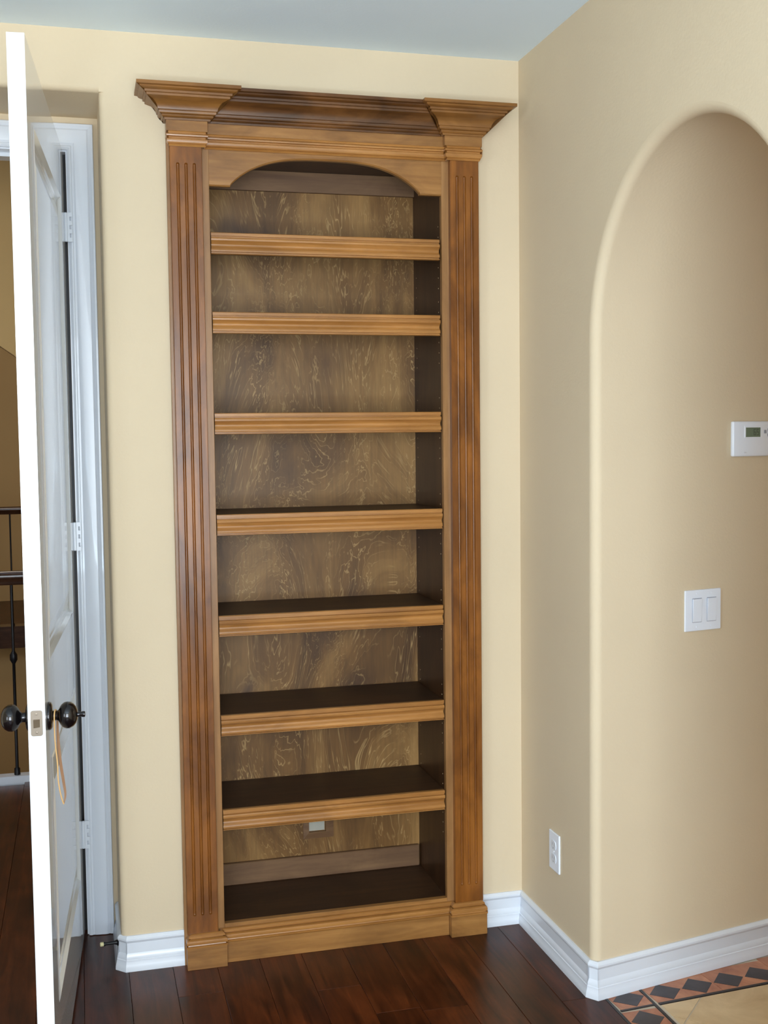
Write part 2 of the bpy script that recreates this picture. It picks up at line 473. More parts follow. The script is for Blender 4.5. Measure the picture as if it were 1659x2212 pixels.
def clip(poly, a, b):
    """keep the part of poly left of the directed line a->b"""
    def s(p): return (b[0] - a[0]) * (p[1] - a[1]) - (b[1] - a[1]) * (p[0] - a[0])
    out = []
    for i in range(len(poly)):
        p, q = poly[i], poly[(i + 1) % len(poly)]; sp, sq = s(p), s(q)
        if sp >= 0: out.append(p)
        if (sp > 0 and sq < 0) or (sp < 0 and sq > 0):
            t = sp / (sp - sq); out.append((p[0] + (q[0] - p[0]) * t, p[1] + (q[1] - p[1]) * t))
    return out
def slab(name, poly, top, mat, parent, bot=-0.012):
    if len(poly) < 3: return
    cx = sum(p[0] for p in poly) / len(poly); cy = sum(p[1] for p in poly) / len(poly)
    bm = bmesh.new(); prism(bm, [(x, y, bot) for x, y in poly], (0, 0, top - bot))
    return finish(name, bm, mat, parent, (cx, cy, 0))
S = 0.075
def sp(u, v):   # strip frame: u along the passage wall, v toward the room
    c, s = math.cos(S), math.sin(S)
    return (1.350 + u * c + v * s, -0.530 + u * s - v * c)
bm = B(XT + 0.002, XC + 2.5, -1.9, 0.3, -0.012, -0.0025)
finish('grout_bed', bm, 'grout', floor)
def diamond_row(name, o, du, dv, n, ext=0.0):
    """n cells starting at o; du = cell vector along the row, dv = across"""
    (ox, oy) = o
    P = lambda a, b: (ox + du[0] * a + dv[0] * b, oy + du[1] * a + dv[1] * b)
    t = slab(name, [P(0.006, ext), P(n - 0.006, ext), P(n - 0.006, 1), P(0.006, 1)], -0.0008, 'terra', floor)
    for k in range(n):
        c = k + 0.5
        poly = [P(c - 0.47, 0.5), P(c, 0.03), P(c + 0.47, 0.5), P(c, 0.97)]
        slab('diamond_inlay', poly, 0.0, 'slate', t)
cw = 0.106
c_, s_ = math.cos(S), math.sin(S)
slab('pencil_tile', [(XT, -1.55), (XT + 0.008, -1.55), (XT + 0.008, -0.53), (XT, -0.53)], 0.0005, 'pencil', floor)
# corner piece, then the row along the passage wall
diamond_row('border_tile', sp(0.004, 0.0), (0.104 * c_, 0.104 * s_), (0.097 * s_, -0.097 * c_), 1)
slab('pencil_tile', [(1.461, -1.55), (1.469, -1.55), (1.469, -0.515), (1.461, -0.515)], 0.0005, 'pencil', floor)
for k in range(9):
    diamond_row('border_tile', sp(0.121 + k * 2 * cw, 0.0), (cw * c_, cw * s_), (0.097 * s_, -0.097 * c_), 2, -0.12 - 0.13 * k)
slab('pencil_tile', [sp(0.12, 0.099), sp(2.1, 0.099), sp(2.1, 0.109), sp(0.12, 0.109)], 0.0005, 'pencil', floor)
slab('pencil_tile', [sp(0.0, 0.099), sp(0.108, 0.099), sp(0.108, 0.106), sp(0.0, 0.106)], 0.0004, 'pencil', floor)
y = -0.642
for k in range(4):
    diamond_row('border_tile', (1.355, y), (0, -cw), (0.104, 0), 2); y -= 2 * cw + 0.003
    
T = 0.33; g = 0.004
reg = [(1.471, -0.632), (1.471, -1.56), (3.75, -1.56 + 0.2), (3.75, -0.47)]
reg = [(1.471, -1.56), (3.7, -1.15), (3.7, sp(2.3, 0.112)[1]), sp(0.123, 0.112)]
r2 = math.sqrt(0.5)
ax0 = (1.593, -0.638)     # a point on a grout line that runs at 45 degrees
for i in range(-7, 9):
    for j in range(-7, 9):
        u0, v0 = i * T + g / 2, j * T + g / 2 - 0.12; u1, v1 = u0 + T - g, v0 + T - g
        poly = []
        for u, v in ((u0, v0), (u1, v0), (u1, v1), (u0, v1)):
            poly.append((ax0[0] + (v) * r2 + u * r2, ax0[1] + (v) * r2 - u * r2))
        for k in range(4):
            poly = clip(poly, reg[k], reg[(k + 1) % 4])
            if len(poly) < 3: break
        if len(poly) >= 3:
            A = abs(sum(poly[q][0] * poly[(q + 1) % len(poly)][1] - poly[(q + 1) % len(poly)][0] * poly[q][1] for q in range(len(poly)))) / 2
            if A > 0.00005: slab('floor_tile', poly, -0.0005, 'tile', floor)

# ------------------------------------------------------------------ baseboards
BB = [(0, 0), (0.0185, 0), (0.0185, 0.008), (0.0165, 0.018), (0.0135, 0.026), (0.0135, 0.032), (0.0115, 0.034), (0.0115, 0.040), (0.0085, 0.048),
      (0.0062, 0.052), (0.0062, 0.083), (0.0082, 0.085), (0.0112, 0.091), (0.0110, 0.096), (0.0060, 0.1025), (0.0045, 0.104), (0, 0.104)]
pl = [(XR, RD - 0.018), (XR, BN * 1.0), (XR + BN, 0), (0.2325, 0)]
o = struct('baseboard_back', merge(sweep(pl, BB)), 'trim', 'white moulded baseboard left of the bookcase wrapping into the door recess', smooth=25)
jy = YA + RA - 0.0235 - 0.0235 * math.tan(TH) * 0
pr_ = [(1.1760, 0), (XC, 0), (XC, YA + RA - 0.0100), (XC + 0.0130, YA + RA - 0.0268), (XC + 0.0130 + DV.x * 2.2, YA + RA - 0.0268 + DV.y * 2.2)]
bbs = sweep(pr_, BB)
struct('baseboard_right', merge(bbs[:2]), 'trim', 'white moulded baseboard in the corner right of the bookcase', smooth=25)
struct('baseboard_passage', merge(bbs[2:]), 'trim', 'white moulded baseboard along the passage wall under the light switch', smooth=25)

# ------------------------------------------------------------------ door frame (casing, jamb) and door
# casing: one moulded frame around the opening, on the recess wall
CP = [(0.0, 0.0), (0.0, 0.011), (0.006, 0.014), (0.010, 0.014), (0.012, 0.012), (0.018, 0.012), (0.022, 0.0145), (0.050, 0.018), (0.058, 0.018), (0.063, 0.015), (0.071, 0.019), (0.076, 0.019), (0.078, 0.0165), (0.078, 0.0)]
def casing(ix0, ix1, iz, name='trim_1'):
    bms = []
    bmc = bmesh.new()
    loops = []
    for o_, d_ in CP:     # o_: away from the opening, d_: out from the wall
        loops.append([Vector((ix0 - o_, RD - d_, 0.002)), Vector((ix0 - o_, RD - d_, iz + o_)), Vector((ix1 + o_, RD - d_, iz + o_)), Vector((ix1 + o_, RD - d_, 0.002))])
    vs_ = [[bmc.verts.new(p) for p in l] for l in loops]
    for a, b in zip(vs_, vs_[1:]):
        for k in range(3): bmc.faces.new((a[k], a[k + 1], b[k + 1], b[k]))
    a, b = vs_[-1], vs_[0]
    for k in range(3): bmc.faces.new((a[k], a[k + 1], b[k + 1], b[k]))
    bmc.faces.new([v[0] for v in vs_]); bmc.faces.new([v[3] for v in vs_])
    bms.append(bmc)
    t = 0.018    # jamb boards with stop
    bms += [B(ix1 - 0.005, ix1 + 0.013, RD - 0.002, WT, 0.002, iz + 0.013), B(ix0 - 0.013, ix0 + 0.005, RD - 0.002, WT, 0.002, iz + 0.013),
            B(ix0 + 0.005, ix1 - 0.005, RD - 0.002, WT, iz - 0.005, iz + 0.013),
            B(ix0 + 0.005, ix0 + 0.017, RD + 0.042, WT - 0.02, 0.002, iz - 0.005),
            B(ix0 + 0.017, ix1 - 0.005, RD + 0.042, WT - 0.02, iz - 0.017, iz - 0.005)]
    return struct(name, merge(bms), 'trim', 'white moulded door casing and jamb in the wall recess', smooth=25)
cas = casing(OPX0, OPX1, OPZ)
finish('hinge_gap_shade', B(OPX1 - 0.022, OPX1 - 0.0055, RD + 0.034, RD + 0.046, 0.002, OPZ - 0.006), 'iron', cas, (OPX1, RD, 0))['label'] = 'black strip standing in for the shade in the hinge gap'  # black strip put in so the hinge gap reads as dark

DA = math.radians(3.6); DL = 1.06; DT = 0.038; DZ0, DZ1 = 0.018, 2.462
HX, HY = -0.0615, 0.281
Dd = Vector((-math.sin(DA), -math.cos(DA), 0)); Dn = Vector((math.cos(DA), -math.sin(DA), 0))
def dp(s, n, z): return Vector((HX, HY, 0)) + Dd * s + Dn * n + Vector((0, 0, z))
door = empty('door_1', dp(0, 0, 0), 'glossy white two-panel door standing open at right angles to the wall', kind='structure')
# leaf with two recessed and raised panels on each face
def leaf():
    bm = bmesh.new()
    sx = [0.0, 0.15, 0.93, DL]; zz = [DZ0, 0.235, 0.835, 1.06, 2.30, DZ1]
    for face in (0, 1):
        nf = 0.0 if face == 0 else -DT
        sg = -1 if face == 0 else 1
        for i in range(3):
            for j in range(5):
                a0, a1, b0, b1 = sx[i], sx[i + 1], zz[j], zz[j + 1]
                hole = i == 1 and j in (1, 3)
                if not hole:
                    bm.faces.new([bm.verts.new(dp(s, nf, z)) for s, z in ((a0, b0), (a1, b0), (a1, b1), (a0, b1))])
                else:
                    steps = [(0, 0), (0.006, -0.002), (0.016, 0.007), (0.024, 0.009), (0.034, 0.009), (0.075, 0.003), (0.079, 0.0025)]
                    prev = None
                    for q, (ins, dep) in enumerate(steps):
                        cur = [bm.verts.new(dp(s, nf + sg * dep, z)) for s, z in ((a0 + ins, b0 + ins), (a1 - ins, b0 + ins), (a1 - ins, b1 - ins), (a0 + ins, b1 - ins))]
                        if prev:
                            for k in range(4): bm.faces.new((prev[k], prev[(k + 1) % 4], cur[(k + 1) % 4], cur[k]))
                        prev = cur
                    bm.faces.new(prev)
    for s0 in (0.0, DL):
        bm.faces.new([bm.verts.new(dp(s0, n, z)) for n, z in ((0, DZ0), (-DT, DZ0), (-DT, DZ1), (0, DZ1))])
    for z0 in (DZ0, DZ1):
        bm.faces.new([bm.verts.new(dp(s, n, z0)) for s, n in ((0, 0), (DL, 0), (DL, -DT), (0, -DT))])
    bmesh.ops.remove_doubles(bm, verts=bm.verts, dist=1e-5)
    return bm
finish('door_leaf', leaf(), 'door', door, dp(0, 0, 0))
# latch plate with bolt on the door's edge
ZK = 0.946
SK = DL - 0.066
bm = bmesh.new()
pts = []
wv, hv, rr = 0.0128, 0.029, 0.005
for cx_, cz_, a0 in ((wv - rr, hv - rr, 0), (-wv + rr, hv - rr, PI / 2), (-wv + rr, -hv + rr, PI), (wv - rr, -hv + rr, 1.5 * PI)):
    for k in range(5):
        a_ = a0 + k * PI / 8; pts.append(dp(DL, -DT / 2 + cx_ + rr * math.cos(a_), ZK + cz_ + rr * math.sin(a_)))
prism(bm, pts, Dd * 0.0016)
lp = finish('latch_plate', bm, 'nickel', door, dp(DL, -DT / 2, ZK)); lp['label'] = 'satin nickel latch plate'
bm = bmesh.new()
prism(bm, [dp(DL + 0.0016, -DT / 2 - 0.006, ZK - 0.009), dp(DL + 0.0016, -DT / 2 + 0.007, ZK - 0.009), dp(DL + 0.010, -DT / 2 - 0.006, ZK - 0.009), dp(DL + 0.008, -DT / 2 - 0.0065, ZK - 0.009)], (0, 0, 0.018))
finish('latch_bolt', bm, 'nickel', lp, dp(DL, -DT / 2, ZK))
for dz in (0.021, -0.021):
    finish('screw', lathe([(0, 0.0032), (0.0008, 0.0030), (0.001, 0.0)], dp(DL + 0.0016, -DT / 2, ZK + dz), Dd, 12), 'nickel', lp, dp(DL, -DT / 2, ZK + dz))
EG = [(0.0, 0.0322), (0.003, 0.0328), (0.007, 0.0318), (0.010, 0.026), (0.0105, 0.017), (0.0125, 0.0115), (0.019, 0.0108), (0.0235, 0.0135), (0.0265, 0.0195),
      (0.0300, 0.0250), (0.036, 0.0296), (0.043, 0.0312), (0.050, 0.0303), (0.057, 0.0262), (0.062, 0.0200), (0.0655, 0.0115), (0.0665, 0.0)]
knob = finish('door_knob', lathe(EG, dp(SK, 0, ZK), Dn, 36), 'bronze', door, dp(SK, 0, ZK), smooth=50)
knob['label'] = 'dark bronze egg-shaped door knob'
finish('knob_button', lathe([(0.066, 0.0058), (0.074, 0.0056), (0.0765, 0.0068), (0.082, 0.0068), (0.083, 0.005), (0.083, 0)], dp(SK, 0, ZK), Dn, 16), 'bronze', knob, dp(SK, 0, ZK), smooth=40)
knob2 = finish('door_knob', lathe(EG, dp(SK, -DT, ZK), -Dn, 36), 'bronze', door, dp(SK, -DT, ZK), smooth=50)
knob2['label'] = 'dark bronze egg-shaped door knob'
# three painted hinges: folded leaves seen in the gap between door and jamb
for zc in (2.232, 1.281, 0.333):
    cx_, cy_ = (HX + OPX1 - 0.005) / 2, RD - 0.0205
    parts = []
    hz = 0.0445
    hg = finish('hinge', B(cx_ - 0.0045, cx_ + 0.0045, cy_ - 0.0035, cy_ + 0.004, zc - hz, zc + hz, bev=0.002, seg=1), 'trim', door, (cx_, cy_, zc))
    for sgn in (-1, 1):
        bl = []
        bl.append(B(cx_ + sgn * 0.0045, cx_ + sgn * 0.0105, cy_ - 0.0022, cy_ + 0.001, zc - hz, zc + hz))
        n = 4
        for k in range(n):
            z0 = zc - hz + 2 * hz * (k * 2 + (0 if sgn < 0 else 0)) / (2 * n - 1)
            bl.append(B(cx_ + sgn * 0.0105, cx_ + sgn * 0.0185, cy_ - 0.0022, cy_ + 0.001, z0, z0 + 2 * hz / (2 * n - 1)))
        finish('hinge_leaf', merge(bl), 'trim', hg, (cx_, cy_, zc))

# leather loop over the knob
k0 = dp(SK, 0.016, ZK)
strap = empty('leather_loop', k0, 'thin tan leather strap looped over the dark door knob, hanging down the door', 'strap')
def cat(p, n=10):
    out = []
    P = [Vector(q) for q in p]; P = [P[0]] + P + [P[-1]]
    for i in range(1, len(P) - 2):
        for k in range(n):
            t = k / n; a, b, c, d = P[i - 1], P[i], P[i + 1], P[i + 2]
            out.append(0.5 * ((2 * b) + (-a + c) * t + (2 * a - 5 * b + 4 * c - d) * t * t + (-a + 3 * b - 3 * c + d) * t ** 3))
    out.append(P[-2]); return out
def kp(ds, n, dz): return dp(SK + ds, n, ZK + dz)
cordp = cat([kp(-0.013, 0.020, 0.004), kp(0.0, 0.0165, 0.0135), kp(0.0125, 0.0150, 0.006), kp(0.0135, 0.0145, -0.02), kp(0.012, 0.0150, -0.06), kp(0.010, 0.0185, -0.11), kp(0.008, 0.0190, -0.150), kp(0.006, 0.0235, -0.185), kp(0.002, 0.0290, -0.208)])
finish('cord', tube(cordp, 0.0017, 8), 'cord', strap, k0, smooth=60)
rib = cat([kp(-0.013, 0.020, 0.004), kp(-0.014, 0.0190, -0.02), kp(-0.006, 0.0200, -0.06), kp(-0.002, 0.0240, -0.11), kp(-0.004, 0.0300, -0.160), kp(-0.002, 0.0330, -0.188), kp(0.002, 0.0290, -0.208)], 8)
bm = bmesh.new(); rows = []
for i, p in enumerate(rib):
    t = i / (len(rib) - 1); w_ = 0.0010 + 0.0026 * math.sin(PI * min(1, t * 1.05)) ** 0.7 if t < 0.95 else 0.0015
    a = Dn * w_ + Dd * w_ * 0.35
    rows.append([bm.verts.new(p - a), bm.verts.new(p + a), bm.verts.new(p + a + Dd * -0.0012), bm.verts.new(p - a + Dd * -0.0012)])
for a, b in zip(rows, rows[1:]):
    for k in range(4): bm.faces.new((a[k], a[(k + 1) % 4], b[(k + 1) % 4], b[k]))
bm.faces.new(rows[0]); bm.faces.new(rows[-1][::-1])
finish('ribbon', bm, 'strap', strap, k0, smooth=50)

# door stop on the recess baseboard
ds = empty('door_stop', (XR - 0.006, 0.075, 0.056), 'small black door stop with ivory rubber tip on the recess baseboard', 'door stop')
finish('stem', lathe([(0, 0.0125), (0.003, 0.012), (0.006, 0.0075), (0.014, 0.0052), (0.040, 0.0048), (0.041, 0.0066), (0.046, 0.0066)], (XR - 0.0062, 0.075, 0.056), (-1, -0.16, 0.04), 16), 'iron', ds, (XR - 0.006, 0.075, 0.056), smooth=40)
finish('rubber_tip', lathe([(0.046, 0.0062), (0.054, 0.0066), (0.056, 0.005), (0.056, 0)], (XR - 0.0062, 0.075, 0.056), (-1, -0.16, 0.04), 16), 'rubber', ds, (XR - 0.006, 0.075, 0.056), smooth=40)

# ------------------------------------------------------------------ bookcase
X0, X1, SL, SR = 0.228, 1.1765, 0.349, 1.0555
FY = -0.02       # face frame front
bc = empty('bookcase', ((SL + SR) / 2, 0.1, 0), 'tall built-in brown wooden bookcase with fluted pilasters, arched valance and crown moulding', 'bookcase')
BO = ((SL + SR) / 2, 0.1, 0)
def bp(name, bm, mat, parent=None, loc=None, smooth=None, label=None):
    o = finish(name, bm, mat, parent or bc, loc or BO, smooth)
    if label: o['label'] = label
    return o
for a_, b_ in ((X0, SL), (SR, X1)):
    bp('stile', B(a_, b_, FY, -0.0005, 0.0, 2.49, bev=0.0008, seg=1), 'stile', loc=((a_ + b_) / 2, FY, 1.2))
for a_, b_ in ((SL - 0.014, SL), (SR, SR + 0.014)):
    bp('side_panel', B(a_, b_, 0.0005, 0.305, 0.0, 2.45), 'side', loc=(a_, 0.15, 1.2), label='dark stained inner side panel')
bp('back_panel', B(SL, SR, 0.291, 0.303, 0.02, 2.445), 'back', loc=(0.7, 0.3, 0.0), label='blotchy grey-brown birch plywood back panel')
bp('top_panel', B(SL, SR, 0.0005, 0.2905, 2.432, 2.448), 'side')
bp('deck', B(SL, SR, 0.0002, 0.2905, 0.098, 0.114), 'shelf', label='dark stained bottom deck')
bp('bottom_rail', B(SL, SR, FY, -0.0002, 0.0, 0.1145, bev=0.0008, seg=1), 'head')
bp('nailer', B(SL + 0.0005, SR - 0.0005, 0.276, 0.2905, 2.3685, 2.4315), 'nailer', loc=(0.7, 0.28, 2.4))
bp('nailer', B(SL + 0.0005, SR - 0.004, 0.276, 0.2905, 0.1145, 0.187, bev=0.002, seg=1), 'nailer', loc=(0.7, 0.28, 0.15))

# arched valance
bm = bmesh.new(); top_z = 2.49
xs_ = [SL, 0.4105] + [0.4107 + (0.9875 - 0.4107) * (0.5 - 0.5 * math.cos(PI * i / 48)) for i in range(49)] + [0.9877, SR]
def vz(x):
    if x <= 0.4106 or x >= 0.9876: return 2.3135
    u = abs((x - 0.6991) / 0.2885); return 2.3165 + 0.0855 * (1 - min(1, u) ** 3.0) ** 0.88
rows = []
for x in xs_:
    z = vz(x); c = 0.004
    rows.append([bm.verts.new(p) for p in ((x, FY, top_z), (x, FY, z + c), (x, FY + c, z), (x, -0.0005, z), (x, -0.0005, top_z))])
for a, b in zip(rows, rows[1:]):
    for k in range(5): bm.faces.new((a[k], a[(k + 1) % 5], b[(k + 1) % 5], b[k]))
bm.faces.new(rows[0]); bm.faces.new(rows[-1][::-1])
bp('arched_valance', bm, 'head', loc=(0.7, FY, 2.4), smooth=30)

# fluted pilasters
def pilaster(x0, x1):
    yf, yb = -0.040, -0.0203; z0, z1 = 0.101, 2.417
    cs = [(x0 + x1) / 2 + d for d in (-0.0235, 0.0, 0.0235)]; r = 0.0046; zb, zt = 0.162, 2.366
    xs = {x0 + 0.0012, x1 - 0.0012}
    for c in cs:
        for k in range(-6, 7): xs.add(c + r * math.sin(k / 6 * PI / 2))
        xs.add(c - r - 0.0004); xs.add(c + r + 0.0004)
    xs = sorted(xs)
    zs = {z0 + 0.0005, z1 - 0.0005}
    for e, s in ((zb, -1), (zt, 1)):
        for k in range(9): zs.add(e + s * r * 1.2 * math.sin(k / 8 * PI / 2))
        zs.add(e - s * 0.02); zs.add(e + s * (r * 1.2 + 0.0005))
    zs |= {0.7, 1.25, 1.8}
    zs = sorted(zs)
    bm = bmesh.new(); G = []
    for z in zs:
        row = []
        for x in xs:
            d = 0.0
            for c in cs:
                dz = max(0, z - zt, zb - z) / 1.2
                q = ((x - c) ** 2 + dz ** 2) / (r * r)
                if q < 1: d = max(d, 0.0062 * math.sqrt(1 - q))
            row.append(bm.verts.new((x, yf + d, z)))
        G.append(row)
    for a, b in zip(G, G[1:]):
        for k in range(len(xs) - 1): bm.faces.new((a[k], a[k + 1], b[k + 1], b[k]))
    # rim chamfer and sides
    bl = [bm.verts.new(p) for p in ((x0, yf + 0.0012, z0), (x1, yf + 0.0012, z0), (x1, yf + 0.0012, z1), (x0, yf + 0.0012, z1))]
    bk = [bm.verts.new(p) for p in ((x0, yb, z0), (x1, yb, z0), (x1, yb, z1), (x0, yb, z1))]
    for k in range(4): bm.faces.new((bl[k], bl[(k + 1) % 4], bk[(k + 1) % 4], bk[k]))
    bm.faces.new(bk)
    L_ = [r_[0] for r_ in G]; Rr = [r_[-1] for r_ in G]
    for a, b in zip(L_, L_[1:]): pass
    bm.faces.new(L_ + [bl[3], bl[0]]); bm.faces.new(Rr + [bl[2], bl[1]])
    bm.faces.new(G[0] + [bl[1], bl[0]]); bm.faces.new(G[-1] + [bl[2], bl[3]])
    bmesh.ops.triangulate(bm, faces=[f for f in bm.faces if len(f.verts) > 4])
    return bm
for a_, b_ in ((0.2362, 0.3275), (1.0777, 1.1690)):
    bp('fluted_pilaster', pilaster(a_, b_), 'pil', loc=((a_ + b_) / 2, -0.04, 1.2), smooth=35, label='darker stained pilaster with three vertical flutes')

# plinth blocks, base moulding
for a_, b_ in ((0.2325, 0.3515), (1.0570, 1.1755)):
    bp('plinth_block', B(a_, b_, -0.060, -0.0203, 0.0, 0.066, bev=0.0008, seg=1), 'head', loc=((a_ + b_) / 2, -0.05, 0.03))
bp('plinth', B(0.352, 1.0565, -0.036, -0.0203, 0.0, 0.066, bev=0.0008, seg=1), 'head', loc=(0.7, -0.03, 0.03))
BM = [(0, 0.064), (0.018, 0.064), (0.0200, 0.0665), (0.0200, 0.0700), (0.0150, 0.0708), (0.0140, 0.0738), (0.0182, 0.0755), (0.0195, 0.0810), (0.0182, 0.0868), (0.0130, 0.0892),
      (0.0065, 0.0900), (0.0065, 0.0928), (0.0125, 0.0943), (0.0125, 0.0985), (0.0090, 0.1015), (0.0060, 0.1035), (0, 0.1035)]
bpath = [(0.2505, -0.0005), (0.2505, -0.0405), (0.3335, -0.0405), (0.3335, -0.0205), (1.0750, -0.0205), (1.0750, -0.0405), (1.1575, -0.0405), (1.1575, -0.0005)]
sw = sweep(bpath, BM)
bp('base_moulding', merge(sw[0:3]), 'nose', loc=(0.29, -0.05, 0.08), smooth=40)
bp('base_moulding', sw[3], 'nose', loc=(0.7, -0.04, 0.08), smooth=40)
bp('base_moulding', merge(sw[4:7]), 'nose', loc=(1.12, -0.05, 0.08), smooth=40)

# header: frieze blocks, mid frieze, neck moulding, crown
for a_, b_ in ((0.2275, 0.3455), (1.0600, 1.1790)):
    bp('frieze_block', B(a_, b_, -0.046, -0.0203, 2.4592, 2.4990, bev=0.0008, seg=1), 'head', loc=((a_ + b_) / 2, -0.04, 2.45))
bp('frieze', B(0.3458, 1.0597, -0.0265, -0.0203, 2.4592, 2.5060), 'head', loc=(0.7, -0.03, 2.45))
NM = [(0, 2.4165), (0.003, 2.4165), (0.0052, 2.4195), (0.0030, 2.4235), (0.0065, 2.4245), (0.0098, 2.4300), (0.0095, 2.4360), (0.0045, 2.4388), (0.0045, 2.4428), (0.0105, 2.4442), (0.0115, 2.4480),
      (0.0085, 2.4515), (0.0040, 2.4530), (0.0060, 2.4565), (0.0050, 2.4590), (0, 2.4590)]
fpath = [(0.2385, -0.0005), (0.2385, -0.0405), (0.3345, -0.0405), (0.3345, -0.0210), (1.0710, -0.0210), (1.0710, -0.0405), (1.1680, -0.0405), (1.1680, -0.0005)]
sw = sweep(fpath, NM)
bp('neck_moulding', merge(sw[0:3]), 'nose', loc=(0.29, -0.05, 2.44), smooth=40)
bp('neck_moulding', sw[3], 'nose', loc=(0.7, -0.04, 2.44), smooth=40)
bp('neck_moulding', merge(sw[4:7]), 'nose', loc=(1.12, -0.05, 2.44), smooth=40)
z = 2.489
CR = [(0, z), (0.005, z), (0.0055, z + 0.005), (0.009, z + 0.0055), (0.0125, z + 0.0085), (0.0125, z + 0.0125), (0.0185, z + 0.0145), (0.0205, z + 0.018), (0.0205, z + 0.0225),
      (0.0235, z + 0.0235), (0.0255, z + 0.031), (0.0300, z + 0.039), (0.0370, z + 0.0455), (0.0560, z + 0.0520), (0.0565, z + 0.0580), (0.0620, z + 0.0590), (0.0625, z + 0.0650), (0.0690, z + 0.0665),
      (0.0740, z + 0.0690), (0.0760, z + 0.0725), (0.0850, z + 0.0740), (0.0850, z + 0.083), (0, z + 0.083)]
cpath = [(0.2275, -0.0005), (0.2275, -0.0465), (0.3480, -0.0465), (0.3480, -0.0270), (1.0570, -0.0270), (1.0570, -0.0465), (1.1765, -0.0465), (1.1765, -0.0005)]
sw = sweep(cpath, CR)
bp('crown_moulding', merge(sw[0:3]), 'crown', loc=(0.29, -0.05, 2.5), smooth=32)
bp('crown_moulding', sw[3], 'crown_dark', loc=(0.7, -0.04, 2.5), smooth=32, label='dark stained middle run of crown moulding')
bp('crown_moulding', merge(sw[4:7]), 'crown', loc=(1.12, -0.05, 2.5), smooth=32)

# seven adjustable shelves
NS = [(0, 0), (0.0130, 0), (0.0150, -0.0018), (0.0150, -0.0100), (0.0105, -0.0108), (0.0105, -0.0135), (0.0165, -0.0150), (0.0190, -0.0190), (0.0185, -0.0235), (0.0140, -0.0275), (0.0095, -0.0320),
      (0.0080, -0.0360), (0.0088, -0.0400), (0.0125, -0.0440), (0.0160, -0.0475), (0.0170, -0.0530), (0.0160, -0.0555), (0.0105, -0.0560), (0.0105, -0.0585), (0.0150, -0.0595), (0.0150, -0.0615), (0.0120, -0.0630), (0, -0.0630)]
tops = [2.1820, 1.9515, 1.6550, 1.3545, 1.0515, 0.7500, 0.4615]
holes = []
for k, zt in enumerate(tops):
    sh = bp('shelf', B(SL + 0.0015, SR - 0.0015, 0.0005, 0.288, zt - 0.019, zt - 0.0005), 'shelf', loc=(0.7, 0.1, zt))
    n_ = sweep([(SL + 0.0025, -0.0002), (SR - 0.0035 - (0.002 if k < 3 else 0), -0.0002)], [(o_, zt + z_) for o_, z_ in NS])[0]
    finish('shelf_nose', n_, 'nose', sh, (0.7 + 0.13 * k, 0.0, zt), smooth=38)['label'] = 'lighter moulded front edge'
    for yy in (0.017, 0.26):
        for q in range(3): holes.append((yy, zt - 0.063 - 0.018 - 0.032 * q))
        for q in range(2): holes.append((yy, zt + 0.012 + 0.032 * q))
for xx, sg in ((SR, -1), (SL, 1)):
    bms = []
    for yy, zz in holes:
        if zz > 2.36: continue
        bms.append(lathe([(0, 0.0019), (0.0003, 0.0019), (0.0004, 0.0)], (xx, yy, zz), (sg, 0, 0), 8))
    bp('shelf_pin_holes', merge(bms), 'hole')['kind'] = 'stuff'

# cut-out in the back panel with a bevelled wooden frame and a grey cover plate
fx = [(0.6525, 0.7545, 0.241, 0.367, 0.2905), (0.6520, 0.7550, 0.2405, 0.3675, 0.2890), (0.6705, 0.7275, 0.2640, 0.3440, 0.2830), (0.6705, 0.7275, 0.2640, 0.3440, 0.2905)]
bm = bmesh.new(); rr_ = []
for a_, b_, c_z, d_z, yy in fx:
    rr_.append([bm.verts.new(p) for p in ((a_, yy, c_z), (b_, yy, c_z), (b_, yy, d_z), (a_, yy, d_z))])
for a, b in zip(rr_, rr_[1:] + rr_[:1]):
    for k in range(4): bm.faces.new((a[k], a[(k + 1) % 4], b[(k + 1) % 4], b[k]))
cf = bp('cutout_frame', bm, 'nailer', loc=(0.70, 0.29, 0.3))
finish('cover_plate', B(0.6705, 0.7240, 0.2895, 0.2908, 0.2665, 0.3440), 'plate', cf, (0.70, 0.29, 0.3))

# ------------------------------------------------------------------ electrical plates and thermostat
def tilted(root_loc):
    """frame on the passage wall: u along, n out of the wall"""
    P0 = Vector((XC + 0.024, jy - 0.0014, 0))
    nv = Vector((math.sin(TH), -math.cos(TH), 0))
    return lambda u, n, z: P0 + DV * u + nv * n + Vector((0, 0, z))
J = tilted(None)
def jbox(u0, u1, n0, n1, z0, z1, bev=0.0, seg=2):
    bm = B(u0, u1, n0, n1, z0, z1, bev=bev, seg=seg)
    for v in bm.verts: v.co = J(v.co.x, v.co.y, v.co.z)
    return bm
us = 0.004
c = J(0.352 + us, 0, 1.07)
sw_ = empty('light_switch', c, 'white double rocker light switch plate on the passage wall', 'light switch')
finish('wall_plate', jbox(0.286 + us, 0.418 + us, 0.0002, 0.006, 1.011, 1.130, bev=0.002), 'plast', sw_, c)
for a_, b_ in ((0.3115, 0.3455), (0.3655, 0.3995)):
    fr = finish('rocker_frame', jbox(a_ + us, b_ + us, 0.0058, 0.0068, 1.036, 1.106), 'grey', sw_, c)
    bm = bmesh.new()
    u0, u1 = a_ + us + 0.0012, b_ + us - 0.0012
    prism(bm, [J(u0, 0.006, 1.0375), J(u0, 0.0075, 1.0375), J(u0, 0.0085, 1.068), J(u0, 0.0105, 1.1042), J(u0, 0.006, 1.1042)], DV * (u1 - u0))
    finish('rocker', bm, 'plast', fr, c)
